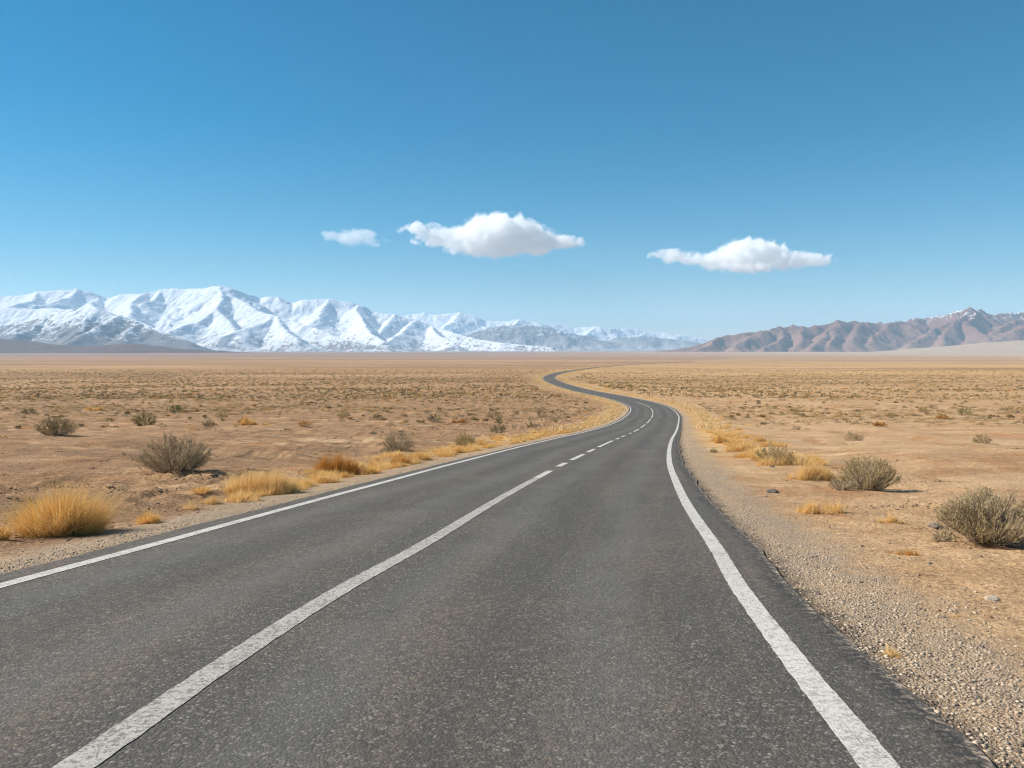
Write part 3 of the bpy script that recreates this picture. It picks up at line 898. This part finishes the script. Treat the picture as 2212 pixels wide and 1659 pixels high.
shrub_thing(1720, 926, 22, 11, SAGE, TWIG, 'tiny grey-green shrub on open sand beyond the right verge', 27, SG, stems=40, twigs=6, leaves=5, leaf=.03)
shrub_thing(1542, 973, 16, 9, OLIVE, TWIG, 'tiny green plant on the gravel of the right shoulder', 28, SG, stems=30, twigs=5, leaves=5, leaf=.02)
for q, (xd, yd, w, h, mt, lb) in enumerate([
        (2082, 893, 36, 15, GREEN, 'darkest green shrub in the row across the right plain'),
        (2190, 890, 44, 14, OLIVE, 'wide olive shrub at the right end of the shrub row'),
        (1995, 888, 26, 12, OLIVE, 'olive shrub in the row left of the darkest green one'),
        (1715, 893, 32, 12, OLIVE, 'olive shrub at the left end of the row on the right plain'),
        (2035, 907, 30, 10, RUST, 'orange low shrub just before the row on the right plain'),
        (1925, 903, 28, 10, OLIVE, 'yellow-green shrub before the row on the right plain'),
        (1900, 922, 34, 10, RUST, 'faint rusty scrub on open sand of the right plain')]):
    shrub_thing(xd, yd, w, h, mt, TWIG, lb, 40 + q, SG, stems=50, twigs=6, leaves=7, leaf=.06)

# --- grass
grass_thing(132, 1140, 205, 108, GOLD, 'largest golden grass clump beside the left shoulder', 1, 9000, TG, spread=.62)
grass_thing(-12, 1160, 70, 46, GOLD, 'golden grass clump cut by the left edge of the photo', 2, 2200, TG)
grass_thing(322, 1120, 62, 30, GOLD, 'small golden tuft alone on the left shoulder', 3, 1500, TG)
grass_thing(565, 1058, 170, 66, PALE, 'wide pale grass clump between the big grey shrub and the road', 4, 8000, TG, tuft=5)
grass_thing(730, 1018, 112, 46, RUST, 'rusty orange grass clump on the left verge', 5, 5000, TG, tuft=3)
grass_thing(455, 1082, 60, 24, PALE, 'thin wispy tuft left of the wide pale clump', 6, 800, TG, tuft=3)
grass_thing(410, 1092, 40, 26, PALE, 'sparse wisps below the big grey shrub', 7, 350, TG)
grass_thing(690, 1036, 90, 18, PALE, 'low pale fringe in front of the rusty clump', 8, 2200, TG, tuft=4)
grass_thing(230, 1118, 60, 16, GOLD, 'low straw at the right foot of the largest golden clump', 9, 700, TG, tuft=2)
grass_thing(205, 887, 48, 13, GOLD, 'orange grass patch far out on the left plain', 10, 1200, TG, tuft=2)
grass_thing(530, 920, 58, 20, GOLD, 'rounded yellow grass tuft on the left plain', 11, 2200, TG, tuft=2)
grass_thing(576, 921, 20, 10, GOLD, 'tiny yellow tuft right of the rounded yellow one', 12, 500, TG)
grass_thing(992, 913, 48, 11, RUST, 'orange grass patch in the middle of the left plain', 13, 1200, TG, tuft=2)
grass_thing(1755, 1026, 110, 46, PALE, 'pale grass clump against the olive tipped shrub', 14, 5000, TG, tuft=3)
grass_thing(1772, 1098, 106, 40, PALE, 'pale grass clump on the right shoulder before the dead brush', 15, 4000, TG, tuft=3)
grass_thing(1922, 1120, 62, 26, PALE, 'small straw tuft left of the largest shrub', 16, 1300, TG, tuft=2)
grass_thing(1955, 1182, 76, 24, RUST, 'sparse orange tuft below the small straw tuft', 17, 700, TG, tuft=2)
grass_thing(1925, 1404, 46, 24, PALE, 'small straw tuft on gravel nearest the camera', 18, 420, TG)
grass_thing(2062, 1315, 44, 12, GOLD, 'flattened wisp of grass on the right gravel', 19, 220, TG)
grass_thing(1600, 972, 76, 30, PALE, 'pale grass clump left of the yellow-olive shrub', 20, 3500, TG, tuft=3)
grass_thing(1680, 1000, 96, 26, PALE, 'pale grass around the foot of the yellow-olive shrub', 21, 2600, TG, tuft=4)
grass_thing(1560, 955, 44, 22, GOLD, 'golden tuft beside the right shoulder at the head of the pale clumps', 22, 1500, TG, tuft=2)

# verge tufts: individuals near, one mass beyond
protos = [grass_mesh('grass_tuft', 900, .42, .34, .42, mt, 200 + q, .008, .6, 1 + (q % 3)) for q, mt in enumerate([GOLD, PALE, GOLD, PALE, GOLD, RUST])]
r2 = np.random.RandomState(5)


def verge_tufts(n, sgn, y0, y1, label):
    for q in range(n):
        yy = y0 * (y1 / y0)**((q + r2.uniform(0, 1)) / n)
        e = float(edge_l(yy)) if sgn < 0 else float(edge_r(yy))
        d = (.95 if sgn < 0 else 2.0 + .4 * float(smooth(40, 18, yy))) + abs(r2.normal(0, .55 + .012 * yy))
        x = e + sgn * d * float(sec(yy))
        s = r2.uniform(.5, 1.1) * (.72 if yy < 24 else 1)
        me = protos[r2.choice(6, p=[.28, .24, .2, .16, .09, .03])]
        o = link('grass_tuft', me, None, (x, yy, gz(x, yy)), r2.uniform(0, 6.3), (s * 1.15, s * 1.15, s * r2.uniform(.7, 1.05)))
        tag(o, label, 'grass tuft', 'grass tufts lining the ' + ('left' if sgn < 0 else 'right') + ' verge')


verge_tufts(48, -1, 14.5, 24, 'golden dry tuft in the dense grass strip lining the left verge')
verge_tufts(100, -1, 22, 105, 'golden dry tuft in the dense grass strip lining the left verge')
verge_tufts(90, 1, 24, 110, 'golden dry tuft in the grass strip lining the right verge')

# grass mass farther along both verges
Vb, Qb, rb = [], [], []


def cloud_clumps(P, sx, sz, nf, r, leafy=True, elong=.5, qs=1.0):
    """low clumps of leaf-like quads at P (n,3)"""
    n = len(P); k = nf
    th = r.uniform(0, 2 * np.pi, (n, k)); rad = np.sqrt(r.uniform(0, 1, (n, k)))
    cx = P[:, None, 0] + np.cos(th) * rad * sx[:, None]; cy = P[:, None, 1] + np.sin(th) * rad * sx[:, None]
    hz = sz[:, None] * np.sqrt(np.maximum(0.02, 1 - rad**2)) * r.uniform(.1, 1, (n, k))
    C = np.stack([cx, cy, P[:, None, 2] + hz], -1).reshape(-1, 3)
    s = (np.minimum(sx, sz * 1.6)[:, None] * r.uniform(.25, .6, (n, k)) * qs).reshape(-1, 1)
    m_ = len(C)
    d1 = r.normal(0, 1, (m_, 3)); d1[:, 2] = np.abs(d1[:, 2]) + .4; d1 /= np.linalg.norm(d1, axis=1)[:, None]
    d2 = np.cross(d1, r.normal(0, 1, (m_, 3))); d2 /= np.linalg.norm(d2, axis=1)[:, None]
    VV = np.stack([C - d1 * s * .6, C + d2 * s * elong, C + d1 * s * .9, C - d2 * s * elong], 1).reshape(-1, 3)
    base = np.repeat(r.uniform(0, 1, n), k) * .75 + r.uniform(0, .25, m_)
    return VV, np.repeat(base, 4)


def clump_object(name, P, sx, sz, nf, mat, r, elong=.5):
    VV, rn = cloud_clumps(P, sx, sz, nf, r, True, elong, .75)
    i = np.arange(len(VV) // 4) * 4
    return np_mesh(name, VV, np.stack([i, i + 1, i + 2, i + 3], 1), mat, {'rnd': rn})


r3 = np.random.RandomState(9)
n = 5200
yy = 60 * (900 / 60)**r3.uniform(0, 1, n)
sg = np.where(r3.uniform(0, 1, n) < .5, -1, 1)
dd = np.where(sg < 0, 1.0, 1.9) + np.abs(r3.normal(0, 1, n)) * (.6 + .005 * yy)
xx = np.where(sg < 0, edge_l(yy), edge_r(yy)) + sg * dd * sec(yy)
_ok = (fbm(yy / 9, sg * 3.3, 3, 91) + r3.uniform(-.35, .35, n) > -.08) | (yy > 260)
yy, sg, xx = yy[_ok], sg[_ok], xx[_ok]; n = len(yy)
sx = r3.uniform(.22, .55, n) * (1 + yy / 600)
P = np.stack([xx, yy, ground_z(xx, yy)], 1)
VERGE = leaf_material('verge grass', [(.62, .41, .17), (.78, .55, .27), (.88, .69, .41)], .3)
tag(link('roadside_grass', clump_object('roadside_grass', P, sx, sx * .6, 34, VERGE, r3, .12)), 'golden grass following both road edges into the distance', 'grass', kind='stuff')

# --- scrub on the plain: individuals first
kinds = [(OLIVE, TWIG, 'olive'), (SAGE, TWIG, 'grey'), (DUN, TWIG, 'brown'), (RUST, TWIG, 'rust coloured'), (GREEN, TWIG, 'dark green')]
kp = []
for q, (lm_, tm_, nm) in enumerate(kinds):
    for w_ in range(2):
        kp.append((q, shrub_meshes(.5, .42, 300 + q * 7 + w_, stems=32, twigs=5, leaves=7, leaf=.055, leafmat=lm_, twigmat=tm_)))


def scatter_shrub(x, y, s, q, label, group):
    tm_, lm_ = kp[q * 2 + r2.randint(0, 2)][1]
    o = bpy.data.objects.new('shrub', None); col.objects.link(o)
    o.location = (x, y, gz(x, y) - .02); o.rotation_euler = (0, 0, r2.uniform(0, 6.3)); o.scale = (s * r2.uniform(.9, 1.35), s * r2.uniform(.9, 1.2), s * r2.uniform(.7, 1.1))
    link('stems', tm_, o); link('foliage', lm_, o)
    tag(o, label, 'shrub', group)


cnt = 0
while cnt < 215:
    yd = 866 + 62 * r2.beta(1.1, 1.7)
    xd = r2.uniform(-20, 2230)
    x, y = ground_at(xd, yd)
    d = float(road_dist(np.array([x]), np.array([y]))[0])
    if d < 5: continue
    left = x < float(centre(y))
    if not left and yd > 905 and r2.uniform() < .75: continue
    if fbm(np.array([x / 14]), np.array([y / 14]), 2, 77)[0] < r2.uniform(-.5, .15): continue
    q = r2.choice(5, p=[.26, .24, .30, .12, .08])
    s = r2.uniform(.35, .95) * min(1.1, .5 + y / 170)
    sd = 'left' if left else 'right'
    scatter_shrub(x, y, s, q, 'small %s shrub among the scattered scrub of the %s plain' % (kinds[q][2], sd), 'scattered %s shrubs on the %s plain' % (kinds[q][2], sd))
    cnt += 1


def scrub_field(n, y0, y1, smin, smax, nf, mat, seed, thr, half=.78):
    r = np.random.RandomState(seed)
    u = r.uniform(0, 1, n)
    y = np.sqrt(y0**2 + u * (y1**2 - y0**2)) if y1 / y0 < 4 else y0 * (y1 / y0)**(u**.55)
    x = r.uniform(-half, half, n) * (y + 25)
    d = road_dist(x, y)
    belt = fbm(x / 90, y / 45, 3, 81) + .35 * fbm(x / 9, y / 9, 2, 82 + seed)
    left = x < centre(y)
    ramp = smooth(50, 150, y)
    ok = (d > 3 + .02 * y) & (belt > thr - np.where(left, .10, 0) + r.uniform(-.35, .35, n)) & ((r.uniform(0, 1, n) < .05 + .95 * ramp) | (y1 < 100))
    x, y = x[ok], y[ok]
    s = r.uniform(smin, smax, len(x)) * np.clip(.55 + y / 400, .55, 1.2)
    P = np.stack([x, y, ground_z(x, y) - .02], 1)
    sz = s * r.uniform(.5, .9, len(x))
    nr_ = y < 190
    V1, R1 = cloud_clumps(P[nr_], s[nr_], sz[nr_], nf * 5, r, True, .3, .42)
    V2, R2 = cloud_clumps(P[~nr_], s[~nr_], sz[~nr_], nf, r, True, .45)
    VV = np.concatenate([V1, V2]); i = np.arange(len(VV) // 4) * 4
    return np_mesh('scrub', VV, np.stack([i, i + 1, i + 2, i + 3], 1), mat, {'rnd': np.concatenate([R1, R2])})


for q, (mt, n, sd) in enumerate([(DUN, 30000, 1), (SAGE, 13000, 2), (OLIVE, 11000, 3), (STRAW, 11000, 4), (RUST, 6000, 5)]):
    tag(link('scrub', scrub_field(n, 42, 760, .16, .62, 12, mt, sd, .02 if mt is not STRAW else .1)), ['dun', 'grey', 'olive', 'golden', 'rusty'][q] + ' low scrub dotting the plain out to the distance', 'scrub', kind='stuff')
# tiny dry plants and litter near the camera
tag(link('dry_litter', scrub_field(2600, 9, 60, .03, .13, 9, DUN, 8, .12, .9)), 'tiny dry weeds scattered over the soil', 'weeds', kind='stuff')


# ------------------------------------------------------------------ stones
def stone_material(name, a, c_):
    b = NB(name)
    p = b.pos()
    c = b.mix(b.mr(b.noise(p, 9, 4, .7), .3, .7), a, c_)
    c = b.mix(b.mr(b.attr('rnd'), 0, 1, 0, .6), c, tuple(v * .45 for v in a))
    return b.surf(b.bsdf(c, .9, b.bump(b.noise(p, 40, 4, .7), .01, .6), .2))


STONE = stone_material('desert stone', (.44, .34, .24), (.66, .53, .39))
DARKST = stone_material('dark stone', (.14, .105, .085), (.26, .20, .16))
CLOD = stone_material('soil clod', (.26, .15, .085), (.42, .275, .165))


def stone_verts(r, sub=1):
    import bmesh
    bm = bmesh.new(); bmesh.ops.create_icosphere(bm, subdivisions=sub, radius=1)
    v = np.array([x.co[:] for x in bm.verts]); f = np.array([[q.index for q in x.verts] for x in bm.faces]); bm.free()
    for _ in range(5):
        nrm = r.normal(0, 1, 3); nrm /= np.linalg.norm(nrm); c = r.uniform(.45, .8)
        dd = v @ nrm; v = v - np.outer(np.maximum(0, dd - c), nrm) * .9
    return v + r.normal(0, .04, v.shape), f


def pebbles(name, n, gen, smin, smax, mat, seed):
    r = np.random.RandomState(seed)
    protos_ = [stone_verts(r, 1) for _ in range(6)]
    x, y = gen(r, n)
    z = ground_z(x, y)
    VV, FF, RR, base = [], [], [], 0
    for q in range(len(x)):
        v, f = protos_[r.randint(6)]
        s = smin * (smax / smin)**(r.uniform(0, 1)**2.2)
        a = r.uniform(0, 6.3); ca, sa = math.cos(a), math.sin(a)
        w = v * np.array([s, s * r.uniform(.6, 1), s * r.uniform(.3, .65)])
        w = np.stack([w[:, 0] * ca - w[:, 1] * sa + x[q], w[:, 0] * sa + w[:, 1] * ca + y[q], w[:, 2] + z[q] + s * .12], 1)
        VV.append(w); FF.append(f + base); base += len(v); RR.append(np.full(len(v), r.uniform(0, 1)))
    return np_mesh(name, np.concatenate(VV), np.concatenate(FF), mat, {'rnd': np.concatenate(RR)})


def gen_shoulder(r, n):
    y = 2.2 * (30 / 2.2)**(r.uniform(0, 1, n)**.9)
    right = r.uniform(0, 1, n) < .62
    d = np.abs(r.normal(0, 1, n)) * np.where(right, .75, .42) + .02
    x = np.where(right, edge_r(y) + d, edge_l(y) - d)
    return x, y


def gen_soil(r, n):
    y = 4 * (60 / 4)**(r.uniform(0, 1, n))
    right = r.uniform(0, 1, n) < .33
    d = 1 + r.uniform(0, 1, n) * (4 + y * .45)
    x = np.where(right, edge_r(y) + d, edge_l(y) - d)
    return x, y


tag(link('gravel', pebbles('gravel', 19000, gen_shoulder, .005, .022, STONE, 61)), 'loose pale gravel on both road shoulders', 'gravel', kind='stuff')
tag(link('gravel', pebbles('gravel', 5000, gen_shoulder, .004, .022, DARKST, 62)), 'dark chips of gravel along the asphalt edges', 'gravel', kind='stuff')
tag(link('pebbles', pebbles('pebbles', 4200, gen_soil, .006, .040, CLOD, 63)), 'small dark stones and clods strewn over the soil', 'pebbles', kind='stuff')
_cr_ = np.random.RandomState(31)
_cc = []
for q in range(150):
    yy = 7.5 * (48 / 7.5)**_cr_.uniform(0, 1)
    left = _cr_.uniform() < .74
    dd = (1.4 if left else 3.0) + _cr_.uniform(0, 1) * (3 + yy * .6)
    _cc.append((float(edge_l(yy)) - dd if left else float(edge_r(yy)) + dd, yy, _cr_.uniform(.25, 1.1), _cr_.uniform(.10, .35)))


def gen_clods(r, n):
    k = r.choice(len(_cc), n)
    a = np.array(_cc)[k]
    return a[:, 0] + r.normal(0, .5, n) * a[:, 2], a[:, 1] + r.normal(0, .5, n) * a[:, 3]


EARTH = stone_material('dark earth', (.19, .115, .07), (.33, .21, .13))
tag(link('soil_clods', pebbles('soil_clods', 11000, gen_clods, .008, .042, EARTH, 64)), 'dark broken crust and clods in patches over the soil', 'clods', kind='stuff')
for q, (xd, yd, w, mt, lb) in enumerate([
        (2142, 1276, 34, STONE, 'pale angular rock on the right gravel, nearest the camera'),
        (2020, 1134, 36, DARKST, 'dark flat rock left of the largest shrub'),
        (1667, 1057, 30, DARKST, 'brown clod on the right shoulder before the pale grass'),
        (2010, 1205, 14, DARKST, 'dark stone below the small round grey brush'),
        (1668, 1003, 12, DARKST, 'small dark stone under the yellow-olive shrub')]):
    x, y, z = place_px(xd, yd)
    rr = np.random.RandomState(700 + q)
    v, f = stone_verts(rr, 3)
    s = w * upx(y) / 2
    v = v + .08 * np.stack([pnoise(v[:, 0] * 2 + 5, v[:, 1] * 2 + v[:, 2], 3)] * 3, 1)
    v = v * np.array([s, s * .7, s * .42])
    o = link('rock', np_mesh('rock', v, f, mt, {'rnd': np.full(len(v), .2)}), None, (x, y, z + s * .12), rr.uniform(-.5, .5))
    tag(o, lb, 'rock')


# ------------------------------------------------------------------ clouds
def cloud(name, label, blobs, dist, dens, seed, thick=.75, nscale=1.35, amp=.48):
    """blobs: (xd, yd, rx, ry) in survey units; built at its own distance with real depth"""
    import bmesh
    k = upx(dist)
    cx, cy = blobs[0][0], blobs[0][1]
    a, bb = ray(cx + 9, cy + 2)
    org = Vector((a * dist, dist, CAMZ + bb * dist))
    E_ = []
    r = random.Random(seed)
    for (xd, yd, rx, ry_) in blobs:
        c = ((xd - cx) * k, r.uniform(-.25, .25) * rx * k, (cy - yd) * k)
        E_.append((c, (rx * k, (rx * thick if rx < 2.5 * ry_ else rx * .6) * k, ry_ * k)))
    bm = bmesh.new()
    for c, rr in E_:
        ret = bmesh.ops.create_icosphere(bm, subdivisions=4, radius=1.0)
        for v in ret['verts']:
            v.co = Vector((c[0] + v.co.x * rr[0] * 1.06, c[1] + v.co.y * rr[1] * 1.06, c[2] + v.co.z * rr[2] * 1.06))
    me = bpy.data.meshes.new(name); bm.to_mesh(me); bm.free()
    tmp = bpy.data.objects.new(name + '_tmp', me); col.objects.link(tmp)
    md = tmp.modifiers.new('r', 'REMESH'); md.mode = 'VOXEL'; md.voxel_size = 28
    dg = bpy.context.evaluated_depsgraph_get(); dg.update()
    ev = tmp.evaluated_get(dg); hull = bpy.data.meshes.new_from_object(ev)
    bpy.data.objects.remove(tmp); hull.name = name
    b = NB(name + ' vapour')
    co = b.n('ShaderNodeTexCoord').outputs['Object']
    fld = None
    for c, rr in E_:
        d = b.n('ShaderNodeVectorMath', {0: co, 1: c}, operation='SUBTRACT').outputs[0]
        d = b.n('ShaderNodeVectorMath', {0: d, 1: rr}, operation='DIVIDE').outputs[0]
        l = b.n('ShaderNodeVectorMath', {0: d}, operation='LENGTH').outputs['Value']
        f = b.math('MULTIPLY', b.math('SUBTRACT', 1.0, l), min(rr) / min(E_[0][1]))
        fld = f if fld is None else b.math('SMOOTH_MAX', fld, f)
        if fld is not f:
            fld.node.inputs[2].default_value = .08
    n1 = b.noise(co, .0042 * nscale, 6, .62, .3)
    n = b.mr(n1, .25, .75, -amp, amp * .55)
    dn = b.math('ADD', fld, n)
    dn = b.mr(dn, 0.0, .16, 0, dens)
    v = b.n('ShaderNodeVolumePrincipled', {'Color': (1, 1, 1, 1), 'Density': dn, 'Anisotropy': .1})
    m_ = b.vol(v.outputs[0])
    try: m_.cycles.volume_step_rate = .12
    except Exception: pass
    hull.materials.clear(); hull.materials.append(m_)
    o = link(name, hull, None, org)
    return tag(o, label, 'cloud', 'small white clouds')


cloud('cloud', 'largest white cloud with a domed top, above the mountain gap', [
    (1072, 510, 108, 49), (1010, 517, 80, 35), (1140, 517, 80, 34), (900, 494, 50, 17), (945, 511, 70, 24), (1190, 520, 54, 21), (1222, 521, 30, 14), (1241, 518, 17, 17), (1075, 534, 120, 18)], 12500, .011, 1)
cloud('cloud', 'flat bottomed white cloud on the right with thin tails', [
    (1622, 547, 82, 41), (1560, 559, 70, 26), (1690, 560, 66, 23), (1445, 553, 56, 17), (1495, 556, 44, 17), (1525, 559, 46, 20), (1745, 560, 56, 19), (1615, 575, 92, 14)], 15500, .009, 2)
cloud('cloud', 'smallest wispy cloud, leftmost of the three', [
    (756, 511, 56, 20), (716, 508, 36, 14), (794, 521, 40, 11)], 12500, .0032, 3, amp=.75)

# ------------------------------------------------------------------ haze
def box_mesh(name, x0, x1, y0, y1, z0, z1, mat):
    Vv = np.array([(x, y, z) for z in (z0, z1) for y in (y0, y1) for x in (x0, x1)])
    Ff = np.array([(0, 2, 3, 1), (4, 5, 7, 6), (0, 1, 5, 4), (2, 6, 7, 3), (0, 4, 6, 2), (1, 3, 7, 5)])
    return np_mesh(name, Vv, Ff, mat)


hb = NB('haze air')
hv = hb.n('ShaderNodeVolumePrincipled', {'Color': (.50, .75, 1, 1), 'Density': 4.4e-5, 'Anisotropy': 0.0})
hz_mat = hb.vol(hv.outputs[0])
hz = link('haze', box_mesh('haze', -25500, 25500, -800, 27500, -36, 1265, hz_mat))
tag(hz, 'thin blue haze over the whole plain', 'haze', kind='stuff')

# ------------------------------------------------------------------ light
SUN_AZ, SUN_EL = -80.0, 38.0       # degrees clockwise from straight ahead: from the left, a little ahead
sun = bpy.data.lights.new('sun', 'SUN'); sun.energy = 5.0; sun.angle = R(.53); sun.color = (1, .95, .87)
so = bpy.data.objects.new('sun', sun); col.objects.link(so)
dv = Vector((math.sin(R(SUN_AZ)) * math.cos(R(SUN_EL)), math.cos(R(SUN_AZ)) * math.cos(R(SUN_EL)), math.sin(R(SUN_EL))))
so.rotation_euler = (-dv).to_track_quat('-Z', 'Y').to_euler(); so.location = (0, 0, 50)

w = bpy.data.worlds.new('World'); scene.world = w; w.use_nodes = True
nt = w.node_tree; nt.nodes.clear()
sky = nt.nodes.new('ShaderNodeTexSky'); sky.sky_type = 'NISHITA'; sky.sun_disc = False
sky.sun_elevation = R(SUN_EL); sky.sun_rotation = R(SUN_AZ)
sky.air_density = 1.0; sky.dust_density = .25; sky.ozone_density = 3.0; sky.altitude = 1500
bg = nt.nodes.new('ShaderNodeBackground'); bg.inputs[1].default_value = .069
ow = nt.nodes.new('ShaderNodeOutputWorld')
hs = nt.nodes.new('ShaderNodeHueSaturation')          # clear, dry mountain air: a purer blue
hs.inputs['Hue'].default_value = .481; hs.inputs['Saturation'].default_value = 1.49
nt.links.new(sky.outputs[0], hs.inputs['Color']); nt.links.new(hs.outputs[0], bg.inputs[0]); nt.links.new(bg.outputs[0], ow.inputs[0])

# ------------------------------------------------------------------ camera and render settings
cam = bpy.data.cameras.new('camera'); cam.sensor_width = 36; cam.lens = F * 36 / 1024
cam.clip_start = .05; cam.clip_end = 80000
co_ = bpy.data.objects.new('camera', cam); col.objects.link(co_)
co_.location = (0, 0, CAMZ); co_.rotation_euler = (math.pi / 2 - PITCH, 0, 0)
scene.camera = co_
scene.view_settings.view_transform = 'Standard'; scene.view_settings.look = 'None'
scene.view_settings.exposure = .65; scene.view_settings.gamma = 1
cy = scene.cycles
cy.use_denoising = True; cy.denoising_prefilter = 'NONE'; cy.denoising_input_passes = 'RGB'; cy.filter_width = 1.15; cy.use_adaptive_sampling = False
cy.max_bounces = 18; cy.diffuse_bounces = 3; cy.glossy_bounces = 2; cy.transmission_bounces = 4; cy.volume_bounces = 16
cy.volume_step_rate = 1.0; cy.volume_max_steps = 512
